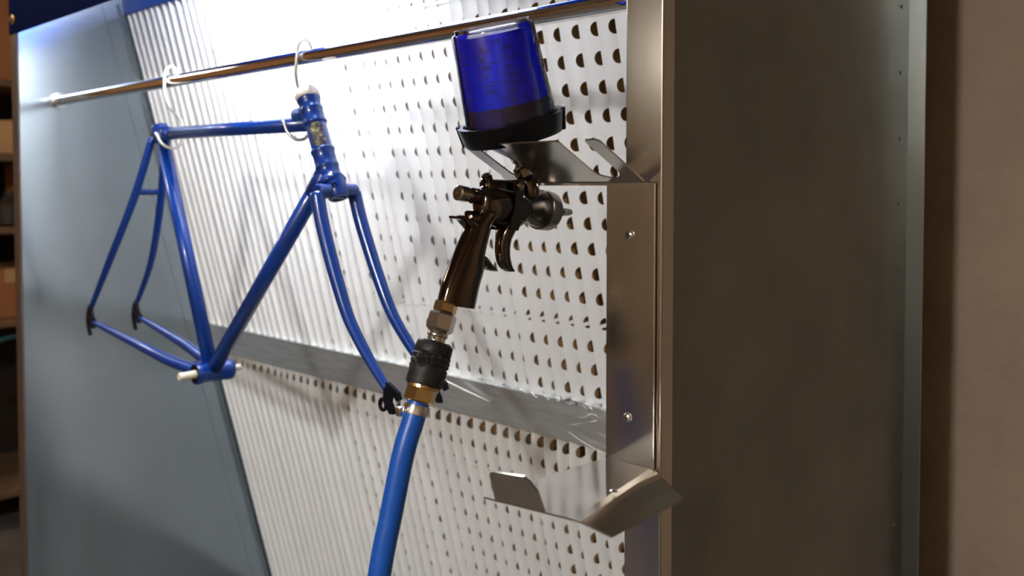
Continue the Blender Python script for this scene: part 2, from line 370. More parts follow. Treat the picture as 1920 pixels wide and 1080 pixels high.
# ------------------------------------------------------------------ pleated paper filters with punched holes
SL = math.sqrt(1 + FK * FK)
DV = Vector((0, FK, -1)) / SL; NV = Vector((0, -1, -FK)) / SL
PITCH, DEPTH, ROW, HR = .034, .042, .0469, .0118
BULGE = .0042
x0f, x1f = XL + .022, XR - .018
NP = int((x1f - x0f) / PITCH)
rr = random.Random(21)
pit = [PITCH * rr.uniform(.86, 1.15) for _ in range(NP)]; sc = (x1f - x0f) / sum(pit)
RID = [x0f]
for q in pit: RID.append(RID[-1] + q * sc)
VAL = [RID[i] + (RID[i + 1] - RID[i]) * rr.uniform(.47, .55) for i in range(NP)]
PH = [rr.uniform(0, 6.28) for _ in range(NP + 1)]
WB = [rr.uniform(.001, .0032) for _ in range(NP + 1)]
DP = [DEPTH * rr.uniform(.92, 1.08) for _ in range(NP + 1)]
def filter_thing(ztop, zbot, row_z, label, squash, seams):
    stop = (FZ0 - ztop) * SL; sbot = (FZ0 - zbot) * SL
    O = Vector((0, FY0, FZ0))
    t = thing('pleated_filter', (-1.48, fY(zbot), zbot), label, 'filter', 'white pleated paper filters in the booth')
    def wob(i, s): return WB[i] * math.sin(s * 6.5 + PH[i]) + WB[i] * .5 * math.sin(s * 17 + 2 * PH[i])
    def amp(s):
        if not squash: return 1.
        q = min(1, max(0, (s - stop) / .10)); return .42 + .58 * q * q * (3 - 2 * q)
    nf = Vector((1, 0, 0)) * .9 + NV * .42
    def ridge(i, s, off=0.):
        return O + Vector((RID[i] + wob(i, s), 0, 0)) + DV * s + NV * (-DP[i] * (1 - amp(s)) * .6 + off)
    def valley(i, s, off=0.):
        return O + Vector((VAL[i] + .5 * (wob(i, s) + wob(i + 1, s)), 0, 0)) + DV * s + NV * (-DEPTH + off)
    s0 = (FZ0 - row_z) * SL
    k0 = math.floor((stop - s0) / ROW + .5)
    cells = []; s = stop; k = k0
    edges = [stop]
    while True:
        e = s0 + (k + .5) * ROW
        if e > stop + .02 and e < sbot - .02: edges.append(e)
        k += 1
        if e > sbot: break
    edges.append(sbot)
    bm = new()
    def quad(a, b_, c, d): bm.faces.new([bm.verts.new(q) for q in (a, b_, c, d)])
    ANG = [2 * math.pi * (q + .5) / 16 for q in range(16)]
    for i in range(NP):
        for (sa, sb) in zip(edges, edges[1:]):
            sm = s0 + round(((sa + sb) / 2 - s0) / ROW) * ROW
            R0, V0, R1 = ridge(i, sm), valley(i, sm), ridge(i + 1, sm)
            L = (V0 - R0).length
            hr = HR * (1 if sb - sa > .03 else 0)
            LA0 = L - .0165 - HR - .0015
            def P(a, ss): return ridge(i, ss).lerp(valley(i, ss), a / L) - nf * (BULGE * amp(ss) * max(0, 1 - a / LA0) ** 2)
            ca = L - .0165; LA = ca - HR - .0015
            cols = [0, .12, .3, .55, .8, 1]
            for c0, c1 in zip(cols, cols[1:]): quad(P(LA * c0, sa), P(LA * c1, sa), P(LA * c1, sb), P(LA * c0, sb))
            if hr and sm - hr > sa and sm + hr < sb and ca - hr > LA and ca + hr < L - .001:
                inner = [bm.verts.new(P(ca + hr * math.cos(q), sm + hr * math.sin(q))) for q in ANG]
                outer = []
                for q in ANG:
                    c, sn = math.cos(q), math.sin(q)
                    tt = min((L - ca) / c if c > 0 else (ca - LA) / -c, ((sb - sm) / sn if sn > 0 else (sm - sa) / -sn))
                    outer.append(bm.verts.new(P(ca + tt * c, sm + tt * sn)))
                corners = [((L), sb), (LA, sb), (LA, sa), (L, sa)]
                def side(q):
                    c, sn = math.cos(q), math.sin(q)
                    tx = (L - ca) / c if c > 0 else (ca - LA) / -c; ty = ((sb - sm) / sn if sn > 0 else (sm - sa) / -sn)
                    return (0 if c > 0 else 2) if tx < ty else (1 if sn > 0 else 3)
                sd = [side(q) for q in ANG]
                for q in range(16):
                    q2 = (q + 1) % 16
                    if sd[q] == sd[q2]: bm.faces.new((outer[q], outer[q2], inner[q2], inner[q]))
                    else:
                        ci = {frozenset((0, 1)): 0, frozenset((1, 2)): 1, frozenset((2, 3)): 2, frozenset((3, 0)): 3}[frozenset((sd[q], sd[q2]))]
                        cv = bm.verts.new(P(*corners[ci]))
                        bm.faces.new((outer[q], cv, outer[q2], inner[q2], inner[q]))
            else: quad(P(LA, sa), valley(i, sa), valley(i, sb), P(LA, sb))
            c0 = nf * (BULGE * amp(sa)) if i < NP - 1 else Vector(); c1 = nf * (BULGE * amp(sb)) if i < NP - 1 else Vector()
            quad(valley(i, sa), ridge(i + 1, sa) - c0, ridge(i + 1, sb) - c1, valley(i, sb))
    bmesh.ops.remove_doubles(bm, verts=bm.verts, dist=.0001)
    obj('pleated_sheet', bm, M['paper'], t, autos=45, recalc=False, label='white pleated paper punched with rows of round holes')
    bb = new()
    a0 = O + DV * stop + NV * (-DEPTH - .025); a1 = O + DV * sbot + NV * (-DEPTH - .025)
    prism(bb, [(x0f, a0.y, a0.z), (x0f, a1.y, a1.z), (x0f, a1.y + .004, a1.z), (x0f, a0.y + .004, a0.z)], (x1f - x0f, 0, 0))
    obj('backing_sheet', bb, M['kraft'], t, label='brown kraft backing seen through the holes')
    for zz in seams:
        sk = s0 + round(((FZ0 - zz) * SL - s0) / ROW) * ROW + .002
        bs = new()
        for i in range(NP):
            A, B = ridge(i, sk), valley(i, sk); h = DV * .0036; LA0 = ((B - A).length - .0165 - HR - .0015) / (B - A).length
            line = [A.lerp(B, q / 8) + nf * (-BULGE * amp(sk) * max(0, 1 - q / 8 / LA0) ** 2 + .0007) for q in range(9)]
            line.append(ridge(i + 1, sk) - (nf * (BULGE * amp(sk)) if i < NP - 1 else Vector()) + nf * .0007)
            for A, B in zip(line, line[1:]): bs.faces.new([bs.verts.new(q) for q in (A - h, B - h, B + h, A + h)])
        bmesh.ops.remove_doubles(bs, verts=bs.verts, dist=.0002)
        obj('seam_strip', bs, M['paper'], t)
filter_thing(.472, -.455, .247, 'tall white pleated filter above the grey rail', False, (.353, -.275))
filter_thing(-.472, ZB + .005, -.523, 'white pleated filter below the grey rail', True, (-.63,))

# ------------------------------------------------------------------ chrome hanging rail
t = thing('hanging_rail', (-1.48, .87, .224), 'chrome clothes rail running across the booth above the bicycle frame', 'rail')
obj('tube', lathe(new(), (XL + .001, .87, .224), (1, 0, 0), [(0, 0), (0, .0127), (XR - XL - .006, .0127), (XR - XL - .006, 0)], 40, close=False), M['chrome'], t, autos=30)
for x, d in ((XL, 1), (XR - .004, -1)):
    s = obj('socket', lathe(new(), (x, .87, .224), (d, 0, 0), [(0, .021), (.003, .021), (.004, .0165), (.014, .016), (.014, .0130)], 28, close=False), M['zinc'], t, autos=30)
    for zz in (.018, -.018):
        obj('screw', lathe(new(), (x + d * .003, .87, .224 + zz), (d, 0, 0), [(0, .0035), (.0015, .003), (.002, 0)], 12), M['zinc'], s, smooth=True)

# ------------------------------------------------------------------ wire hooks
def wire_hook(name, x, m, label, xlow, run):
    r = .0029; R = .0127 + r + .0006; zc = .224
    pts = []
    for k in range(13):                     # tall loop over the rail, its short end behind the rail
        a = math.radians(-20 + k * 200 / 12); sn = math.sin(a)
        pts.append((x, .87 + R * math.cos(a), zc + R * sn * (1.9 if sn > 0 else 1.0)))
    zr = .113; Rt = .0130 + r + .0012
    pts += [(x + (xlow - x) * .3, .853, .195), (x + (xlow - x) * .6, .862, .165), (xlow, .87 + Rt * .8, .138), (xlow, .87 + Rt, zr)]
    for k, fx in ((1, .04), (2, .12), (3, .26), (4, .48), (5, .72), (6, .9)):   # under the top tube, up on the near side
        a = math.radians(-k * 30); pts.append((xlow - run * fx, .87 + Rt * math.cos(a), zr - .002 + (Rt + .012) * math.sin(a)))
    pts.append((xlow - run, .87 - Rt - .001, zr + .002))
    pp = smoothpath(pts, 4)
    return obj(name, sweep(new(), pp, r, 10), m, smooth=True, label=label, cat='hook', group='wire hooks holding the bicycle frame')
wire_hook('wire_hook', -1.806, M['wire_white'], 'white wire hook holding the seat end of the bicycle frame', -1.792, .055)
wire_hook('wire_hook', -1.3075, M['wire_grey'], 'grey wire hook holding the head end of the bicycle frame', -1.316, .036)

# ------------------------------------------------------------------ blue bicycle frame
YB = .87
bike = thing('bicycle_frame', (-1.6, YB, -.40), 'bare blue steel bicycle frame and fork hanging from the chrome rail', 'bicycle frame')
V3 = lambda x, z, y=YB: Vector((x, y, z))
seat_top, bbp = V3(-1.863, .129), V3(-1.648, -.374)
tt_r, tt_f = V3(-1.853, .114), V3(-1.290, .1085)
ht_t, ht_b = V3(-1.3005, .157), V3(-1.2285, -.001)
had = (ht_b - ht_t).normalized()
dt_f = ht_t + had * ((ht_b - ht_t).length * .80)
obj('top_tube', sweep(new(), [tt_r, tt_f], .0130, 24), M['blue'], bike, smooth=True)
obj('down_tube', sweep(new(), [bbp, dt_f], .0148, 24), M['blue'], bike, smooth=True)
sd = (bbp - seat_top).normalized()
st = obj('seat_tube', sweep(new(), [seat_top, bbp], .0146, 24), M['blue'], bike, smooth=True)
obj('seat_lug', lathe(new(), seat_top - sd * .002, sd, [(0, .0125), (0, .0172), (.004, .0180), (.03, .0172), (.042, .0150)], 24, close=False), M['blue'], st, smooth=True)
obj('front_derailleur_clip', sweep(new(), [seat_top + sd * .165 + Vector((-.017, -.004, 0)), seat_top + sd * .19 + Vector((-.017, -.004, 0))], .004, 8), M['blue_dark'], st, smooth=True)
obj('binder_bolt', lathe(new(), seat_top + sd * .017 + Vector((-.02, -.012, 0)), (0, 1, 0), [(0, .0055), (.003, .0068), (.021, .0068), (.024, .0055)], 14), M['blue'], st, autos=40)
obj('top_tube_lug', sweep(new(), [tt_r + Vector((.0, 0, 0)), tt_r + Vector((.045, 0, -.0004))], [.0155, .0138], 24), M['blue'], st, smooth=True)
# head tube with lugs, badge and masking tape
hl = (ht_b - ht_t).length
ht = obj('head_tube', lathe(new(), ht_t, had, [(0, .0165), (.002, .0178), (hl, .0178)], 28), M['blue'], bike, autos=40)
obj('upper_lug', lathe(new(), ht_t, had, [(.004, .0200), (.010, .0206), (.013, .0190), (.024, .0188), (.026, .0200), (.029, .0200), (.031, .0190), (.049, .0190), (.052, .0205), (.055, .0203), (.057, .0178)], 28, close=False), M['blue'], ht, smooth=True)
obj('lower_lug', lathe(new(), ht_t, had, [(.102, .0178), (.104, .0206), (.108, .0206), (.111, .0190), (.132, .0190), (.134, .0202), (.138, .0202), (.140, .0190), (hl - .019, .0195), (hl - .015, .0238), (hl - .010, .0256), (hl - .006, .0246), (hl - .004, .0200)], 28, close=False), M['blue'], ht, smooth=True)
obj('lug_joint', sweep(new(), [ht_t + had * .034, ht_t + had * .034 + Vector((-.045, 0, -.001))], [.0155, .0140], 24), M['blue'], ht, smooth=True)
obj('lug_joint', sweep(new(), [dt_f, dt_f + (bbp - dt_f).normalized() * .06], [.0172, .0155], 24), M['blue'], ht, smooth=True)
# head badge: curved worn plate on the front of the head tube
bd = new(); d_, u_, v_ = frame(had)
fwd = Vector((math.cos(math.radians(-38)), math.sin(math.radians(-38)), 0)); fwd = (fwd - had * fwd.dot(had)).normalized(); sidev = had.cross(fwd)
nb = 12; gr = []
for j in range(nb + 1):
    q = j / nb; hw = .85 * (1 - abs(q - .5) ** 3 * 4.5) * (.8 + .2 * math.sin(q * 9))
    gr.append([bd.verts.new(ht_t + had * (.058 + .044 * q) + (fwd * math.cos(a) + sidev * math.sin(a)) * .0187) for a in [hw * (k / 5 - 1) * .95 for k in range(11)]])
for j in range(nb):
    for k in range(10): bd.faces.new((gr[j][k], gr[j][k + 1], gr[j + 1][k + 1], gr[j + 1][k]))
obj('head_badge', bd, M['badge'], ht, smooth=True, label='worn gold and green head badge')
tp = new(); rr = random.Random(5)
lathe(tp, ht_t, had, [(-.013, .0), (-.014, .008), (-.0125, .0165), (-.009, .0205), (-.004, .0218), (.001, .0222), (.005, .0215), (.007, .0185)], 28, close=False)
for v in tp.verts: v.co += Vector((rr.gauss(0, .0006), rr.gauss(0, .0006), rr.gauss(0, .0008)))
obj('masking_tape', tp, M['tape'], ht, smooth=True, label='cream masking tape over the head tube end')
# bottom bracket
bs = obj('bottom_bracket_shell', lathe(new(), (bbp.x, .834, bbp.z), (0, 1, 0), [(0, .0185), (0, .0208), (.002, .0215), (.010, .0215), (.012, .0205), (.066, .0205), (.068, .0215), (.0765, .0215), (.078, .0205), (.078, .0185)], 32, close=False), M['blue'], bike, autos=40)
obj('shell_bore', lathe(new(), (bbp.x, .836, bbp.z), (0, 1, 0), [(0, 0), (0, .0184), (.074, .0184), (.074, 0)], 24, close=False), M['blue_dark'], bs)
obj('paper_plug', lathe(new(), (bbp.x, .800, bbp.z), (0, 1, 0), [(0.004, 0), (.0, .0055), (.001, .0075), (.06, .0090), (.10, .0075), (.134, .0060), (.136, 0)], 18, close=False), M['plug'], bs, autos=50, label='rolled white paper plug through the bottom bracket')
# rear triangle
for s in (-1, 1):
    yd = YB + s * .0535
    drop = Vector((-2.118, yd, -.298))
    p0 = Vector((-1.872, YB + s * .014, .105)); p1 = Vector((-1.925, YB + s * .030, -.02)); p2 = Vector((-2.02, YB + s * .049, -.17)); p3 = drop + Vector((.004, 0, .016))
    pp = smoothpath([p0, p1, p2, p3], 8)
    so = obj('seat_stay', sweep(new(), pp, lerpl([.0085, .0090, .0080, .0058], len(pp)), 16), M['blue'], bike, smooth=True)
    c0 = Vector((-1.664, YB + s * .022, -.371)); c1 = Vector((-1.76, YB + s * .034, -.362)); c2 = Vector((-1.86, YB + s * .042, -.347)); c3 = drop + Vector((.02, 0, -.018))
    pc = smoothpath([c0, c1, c2, c3], 8)
    obj('chain_stay', sweep(new(), pc, lerpl([.0115, .0120, .0105, .0060], len(pc)), 16), M['blue'], bike, smooth=True)
    # forward-facing slotted rear dropout
    q = lambda a, c: (drop.x + a, drop.y - .003, drop.z + c)
    poly = [q(.006, .022), (q(-.004, .022)), q(-.013, .012), q(-.020, -.004), q(-.022, -.020), q(-.017, -.036), q(-.007, -.052), q(.000, -.050), q(-.003, -.041), q(-.0115, -.024), q(-.0110, -.013), q(-.004, -.011), q(.007, -.032), q(.015, -.033), q(.030, -.026), q(.028, -.014), q(.016, -.006), q(.010, .006)]
    obj('rear_dropout', prism(new(), poly, (0, .006, 0)), M['blue_dark'], bike, label='blackened slotted rear dropout')
obj('stay_bridge', sweep(new(), [(-1.921, .838, -.012), (-1.921, .902, -.012)], .0065, 14), M['blue'], bike, smooth=True)
obj('stay_bridge', sweep(new(), [(-1.712, .838, -.368), (-1.712, .902, -.368)], .0065, 14), M['blue'], bike, smooth=True)
# fork
cr = obj('fork_crown', lathe(new(), (-1.2175, .831, -.0075), (0, 1, 0), [(0, 0), (0, .0105), (.002, .0125), (.020, .0125), (.028, .0135), (.048, .0135), (.056, .0125), (.075, .0125), (.078, .0105), (.078, 0)], 24, close=False), M['blue'], bike, autos=40)
cc = Vector((-1.2215, YB, .006))
obj('steerer_base', lathe(new(), cc - had * .012, had, [(0, .0165), (.012, .0165), (.020, .0190), (.038, .0178), (.040, .0165), (.040, .0120), (.012, .0120)], 28, close=False), M['blue'], cr, autos=40)
obj('brake_hole', lathe(new(), cc + Vector((.013, -.0105, -.004)), (.8, -.62, .1), [(0, 0), (0, .0048), (.005, .0048), (.005, .003), (.002, 0)], 14, close=False), M['blue_dark'], cr)
path = [(-1.2195, -.010), (-1.2060, -.052), (-1.1860, -.098), (-1.1600, -.151), (-1.1285, -.206), (-1.0870, -.252), (-1.0510, -.284), (-1.0290, -.302)]
for s in (-1, 1):
    pts = [Vector((x, YB + s * (.0375 + .0095 * i / 7), z)) for i, (x, z) in enumerate(path)]
    pp = smoothpath(pts, 5)
    fb = obj('fork_blade', sweep(new(), pp, lerpl([.0118, .0118, .0116, .0110, .0100, .0088, .0074, .0062], len(pp)), 18, ell=None), M['blue'], bike, smooth=True)
    dx, dz, dy = -1.0220, -.308, YB + s * .047
    q = lambda a, c: (dx + a, dy - .003, dz + c)
    poly = [q(-.012, .012), q(-.002, .016), q(.010, .010), q(.022, .004), q(.026, -.006), q(.020, -.010), q(.013, -.004), q(.006, -.006), q(.004, -.013), q(.010, -.022), q(.012, -.030), q(.002, -.031), q(-.008, -.020), q(-.012, -.010)]
    ends = new(); prism(ends, poly, (0, .006, 0))
    sweep(ends, [(dx - .016 + .0075 * math.cos(a), dy, dz - .020 + .0085 * math.sin(a)) for a in [2 * math.pi * k / 14 for k in range(15)]], .0028, 8)
    obj('fork_end', ends, M['blue_dark'], fb, label='blackened fork end with eyelet')

# ------------------------------------------------------------------ gun holder bracket
hold = thing('gun_holder', (-.548, .771, -.30), 'polished steel spray gun holder screwed to the right hand post', 'bracket')
YP = .7705
b = new(); bx(b, -.5795, -.5165, YP - .0012, YP + .0012, -.300, .003, .0008)
obj('back_plate', b, M['stain'], hold, label='upright steel plate with two screws')
# slotted upper plate: bend line along X, rising towards the front
inc = Vector((0, -.0827, .0425)); IL = inc.length; inc.normalize(); nrm = Vector((0, .0425, .0827)).normalized()
B0 = Vector((0, .7705, .0035))
def up(x, w): return B0 + Vector((x, 0, 0)) + inc * w
out = [(-.5165, 0), (-.5260, .0), (-.5290, .004), (-.5290, IL - .004), (-.5325, IL), (-.5450, IL), (-.5470, IL - .003)]
def slot(cx, r, wend):
    pts = []
    for k in range(13):
        a = math.pi * k / 12; pts.append((cx + r * math.cos(a), wend + r - r * math.sin(a)))
    return pts
out += slot(-.5640, .0170, .0125)
out += [(-.5810, IL - .003), (-.5835, IL), (-.6665, IL), (-.6690, IL - .003)]
out += slot(-.6860, .0170, .0125)
out += [(-.7030, IL - .003), (-.7050, IL), (-.7185, IL), (-.7210, IL - .004), (-.7210, .004), (-.718, 0)]
b = new(); prism(b, [up(*q) for q in out], nrm * .0018)
bx(b, -.718, -.5165, YP - .001, YP + .0012, .0012, .0040)
obj('fork_plate', b, M['bright'], hold, label='slotted steel plate with upturned tines')
# screws
def screw(x, z, parent):
    s = new(); lathe(s, (x, YP - .0012, z), (0, -1, 0), [(0, .0056), (.0012, .0054), (.0026, .0040), (.0034, .0018), (.0034, 0)], 20)
    o = obj('screw', s, M['zinc'], parent, smooth=True)
    c = new(); bx(c, x - .0034, x + .0034, YP - .0051, YP - .0040, z - .0006, z + .0006); bx(c, x - .0006, x + .0006, YP - .0051, YP - .0040, z - .0034, z + .0034)
    obj('screw_cross', c, M['dark'], o)
screw(-.548, -.052, hold); screw(-.5503, -.2488, hold)
# drip tray: floor panel, curved right wing, upturned front lip
b = new(); grid = []
prof_n = 14
for j in range(9):
    q = j / 8
    l = Vector((-.5790, YP, -.3000)).lerp(Vector((-.5805, .580, -.2950)), q)
    r = Vector((-.5180, YP, -.3000)).lerp(Vector((-.4660, .580, -.2875)), q)
    wn = Vector((-.4800, YP, -.3217)).lerp(Vector((-.4440, .598, -.3005)), q)
    row = [l.lerp(r, k / 6 * .94) for k in range(7)]
    a0 = row[-1]
    row += [r.lerp(wn, f) for f in (.06, .5, 1.)]
    grid.append([b.verts.new(p_) for p_ in row])
for j in range(8):
    for k in range(len(grid[0]) - 1): b.faces.new((grid[j][k], grid[j][k + 1], grid[j + 1][k + 1], grid[j + 1][k]))
bmesh.ops.recalc_face_normals(b, faces=b.faces)
bmesh.ops.solidify(b, geom=b.faces[:], thickness=.0016)
tray = obj('drip_tray', b, M['tray'], hold, autos=6, label='shallow polished tray with down-turned wing')
e = Vector((0, -.0090, .0310))
L0, L1 = Vector((-.5650, .580, -.2942)), Vector((-.5035, .580, -.2895))
lip = [L0, L1, L1 + Vector((-.004, 0, 0)) + e * .62, L1 + Vector((-.011, 0, 0)) + e * .9, L1 + Vector((-.018, 0, 0)) + e, L0 + Vector((.004, 0, 0)) + e * 1.0, L0 + Vector((.001, 0, 0)) + e * .95, L0 + Vector((0, 0, 0)) + e * .86]
b = new(); prism(b, lip, (0, .0016, .0008))
obj('tray_lip', b, M['stain'], tray)
obj('rivet', lathe(new(), (-.499, .6751, -.2935), (0, 0, 1), [(0, .0045), (.001, .0043), (.0022, .0025), (.0026, 0)], 16), M['zinc'], tray, smooth=True)

# ------------------------------------------------------------------ spray gun
GX = -.69
gun = thing('spray_gun', (GX, .64, -.135), 'bronze plated gravity spray gun with inverted cup of blue paint', 'spray gun')
def g(y, z, dx=0.): return Vector((GX + dx, y, z))
ax = Vector((0, .131, -.0204)).normalized(); upv = Vector((0, .0204, .131)).normalized()
A0 = g(.6535, -.0069)
def ga(d, h=0., dx=0.): return A0 + ax * d + upv * h + Vector((dx, 0, 0))
# body barrel: lofted, a little taller than wide
pts = [ga(.030, -.005), ga(.034, -.005), ga(.050, -.005), ga(.075, -.006), ga(.095, -.004), ga(.105, -.002)]
body = obj('gun_body', sweep(new(), smoothpath(pts, 3), lerpl([.010, .0185, .0240, .0250, .0215, .0150], 16), 24, ell=lerpl([.008, .013, .0142, .0142, .0140, .0135], 16), ref=(1, 0, 0)), M['gun'], gun, smooth=True)
# raised top rib and cup port
b = new(); bx(b, GX - .009, GX + .009, .690, .750, -.014, .0080, .004)
obj('top_rib', b, M['gun'], body, autos=40)
b = new(); sweep(b, [g(.7720, -.0220), g(.7670, -.006), g(.7590, .0145)], [.0125, .0120, .0108], 24)
obj('cup_port', b, M['gun'], body, smooth=True)
# head, air cap and horns
obj('head_cone', lathe(new(), ga(.096, 0), ax, [(0, .0125), (.010, .0130), (.022, .0185), (.034, .0222), (.038, .0226)], 36), M['gun'], body, autos=35)
cap = obj('air_cap', lathe(new(), ga(.132, 0), ax, [(0, .0226), (.0, .0238), (.002, .0243), (.016, .0236), (.020, .0205), (.024, .0150), (.025, .0060), (.028, .0040), (.028, 0)], 36), M['gun_light'], gun, autos=30)
for s in (-1, 1):
    b = new(); sweep(b, [ga(.150, .0, s * .0135), ga(.160, .001, s * .0120), ga(.177, .003, s * .0100)], [.0062, .0052, .0040], 12)
    obj('horn', b, M['gun_light'], cap, smooth=True)
# rear knobs
kn = new()
n = 40; d_, u_, v_ = frame(ax)
lathe(kn, ga(-.004), ax, [(0, 0), (0, .0066), (.0015, .0086), (.014, .0086), (.016, .0070), (.017, .0055), (.033, .0055)], 36)
knob = obj('fluid_knob', kn, M['gun_light'], gun, autos=30, label='knurled fluid needle knob at the rear')
obj('knob_pin', lathe(new(), ga(-.0055), ax, [(0, 0), (0, .0016), (.003, .0016)], 10), M['brass'], knob)
obj('lock_ring', lathe(new(), ga(.019), ax, [(0, .006), (.0, .0088), (.006, .0092), (.010, .0078), (.013, .0100)], 24), M['gun'], knob, autos=30)
b = new(); lathe(b, ga(.012, -.0245), ax, [(0, 0), (.001, .0040), (.003, .0076), (.009, .0082), (.022, .0090)], 24)
obj('air_valve_cap', b, M['gun'], gun, autos=40, label='rounded air valve cap below the rear knob')
b = new(); o_ = ga(.042, .016); dv = (ax * -.55 + upv * .84).normalized()
lathe(b, o_, dv, [(-.006, .0075), (.0, .0075), (.004, .0070), (.009, .0070), (.0095, .0050), (.0125, .0048)], 20)
obj('fan_knob', b, M['gun'], gun, autos=40)
# handle: outline lofted between rear and front edges
rear = [(.6795, -.030), (.6655, -.0425), (.6610, -.0510), (.6515, -.0665), (.6420, -.0830), (.6300, -.1060), (.6238, -.1248)]
front = [(.7180, -.026), (.7005, -.0400), (.6935, -.0545), (.6865, -.0755), (.6850, -.0930), (.6785, -.1100), (.6715, -.1345)]
b = new(); rings = []
R2 = smoothpath([g(*q) for q in rear], 4); F2 = smoothpath([g(*q) for q in front], 4)
TH = lerpl([.0115, .0115, .0120, .0125, .0128, .0125, .0118], len(R2)); sg = 24
for (pr, pf, thk) in zip(R2, F2, TH):
    c = (pr + pf) / 2; u = (pf - pr) / 2; ring = []
    for k in range(sg):
        a = 2 * math.pi * k / sg; ca, sa = math.cos(a), math.sin(a)
        # softened rectangle section
        ex = .72
        ring.append(b.verts.new(c + u * (math.copysign(abs(ca) ** ex, ca)) + Vector((thk * math.copysign(abs(sa) ** ex, sa), 0, 0))))
    rings.append(ring)
for a_, b_ in zip(rings, rings[1:]):
    for k in range(sg): b.faces.new((a_[k], a_[(k + 1) % sg], b_[(k + 1) % sg], b_[k]))
b.faces.new(rings[0]); b.faces.new(rings[-1])
hd = obj('handle', b, M['gun'], gun, autos=50, label='bronze pistol grip')
# rear horn of the grip and the little finger rest
pp = smoothpath([g(.6720, -.0440), g(.6630, -.0385), g(.6540, -.0335), g(.6425, -.0325)], 4)
obj('grip_hook', sweep(new(), pp, lerpl([.0075, .0052, .0030, .0016], len(pp)), 14, ell=lerpl([.0110, .0105, .0095, .0060], len(pp)), ref=(1, 0, 0)), M['gun'], hd, smooth=True)
pp = smoothpath([g(.6790, -.0830), g(.6890, -.0845), g(.6990, -.0905), g(.7080, -.0945)], 4)
obj('finger_rest', sweep(new(), pp, lerpl([.0110, .0075, .0040, .0012], len(pp)), 14, ell=lerpl([.0100, .0085, .0065, .0040], len(pp)), ref=(1, 0, 0)), M['gun'], hd, smooth=True)
# trigger: two side straps joining a curved finger blade
tr = new()
for s in (-1, 1):
    xx = GX + s * .0158 - .001; dy = -.0155
    prism(tr, [(xx, .7410 + dy, .0045), (xx, .7440 + dy, .0080), (xx, .7500 + dy, .0080), (xx, .7530 + dy, .0040), (xx, .7530 + dy, -.0300), (xx, .7500 + dy, -.0400), (xx, .7440 + dy, -.0500), (xx, .7300 + dy, -.0490), (xx, .7330 + dy, -.0380), (xx, .7395 + dy, -.024)], (.002, 0, 0))
te = [((.7285, -.0400), (.7510, -.0370)), ((.7225, -.0500), (.7440, -.0475)), ((.7190, -.0620), (.7370, -.0600)), ((.7180, -.0720), (.7345, -.0720)), ((.7200, -.0840), (.7355, -.0820)), ((.7250, -.0920), (.7390, -.0915)), ((.7340, -.0975), (.7430, -.0970))]
te = [((a[0] - .006, a[1]), (b_[0] - .006, b_[1])) for a, b_ in te]
A_ = smoothpath([g(*q[0]) for q in te], 4); B_ = smoothpath([g(*q[1]) for q in te], 4); rings = []
for i, (pr, pf) in enumerate(zip(A_, B_)):
    c = (pr + pf) / 2; u = (pf - pr) / 2; hw = .0158 - .0070 * min(1, i / 8) - .002 * i / (len(A_) - 1)
    rings.append([tr.verts.new(c + u * math.copysign(abs(math.cos(a)) ** .8, math.cos(a)) + Vector((hw * math.copysign(abs(math.sin(a)) ** .6, math.sin(a)), 0, 0))) for a in [2 * math.pi * k / 20 for k in range(20)]])
for a_, b_ in zip(rings, rings[1:]):
    for k in range(20): tr.faces.new((a_[k], a_[(k + 1) % 20], b_[(k + 1) % 20], b_[k]))
tr.faces.new(rings[0]); tr.faces.new(rings[-1])
trig = obj('trigger', tr, M['gun'], gun, autos=40, label='curved two-finger trigger')
obj('pivot_screw', lathe(new(), g(.7315, .0010, .0168), (1, 0, 0), [(0, .0052), (.002, .0050), (.0035, .0030), (.0035, 0)], 18), M['gun_light'], trig, autos=40)

# swivel nuts under the cup
na = (g(.745, .036) - g(.7600, .008)).normalized()
b = new(); lathe(b, g(.7578, .0150), na, [(0, .0075), (0, .0118), (.010, .0118), (.011, .0095), (.013, .0080)], 6)
obj('swivel_nut', b, M['gun_light'], gun)
b = new(); lathe(b, g(.7578, .0150), na, [(.010, .0078), (.018, .0074), (.018, .0100), (.025, .0100), (.028, .0080)], 24)
obj('cup_adapter', b, M['gun_light'], gun, autos=30)
b = new(); sweep(b, [g(.7480, .0330, .008), g(.7440, .0350, .0150)], .0035, 10)
obj('adapter_tab', b, M['zinc'], gun)

# cup: black ring, cloudy lid cone, clear shell, blue liner
CB, CT = g(.7335, .0785), g(.7045, .1745)
ca_ = (CT - CB).normalized(); CL = (CT - CB).length
lid = obj('cup_lid', lathe(new(), CB, ca_, [(-.050, .0075), (-.046, .0100), (-.030, .030), (-.021, .0535), (-.018, .055)], 40, close=False), M['lid'], gun, smooth=True, label='cloudy funnel lid under the cup')
ring = new()
lathe(ring, CB, ca_, [(-.0235, .0535), (-.0235, .0565), (-.021, .0585), (-.002, .0620), (.0, .0625), (.0, .0560), (-.004, .0545), (-.020, .0530)], 56, close=False)
ringo = obj('cup_ring', ring, M['black'], gun, autos=30, label='black plastic locking ring')
d_, u_, v_ = frame(ca_)
def cyl(a, h, r): return CB + ca_ * h + (u_ * math.cos(a) + v_ * math.sin(a)) * r
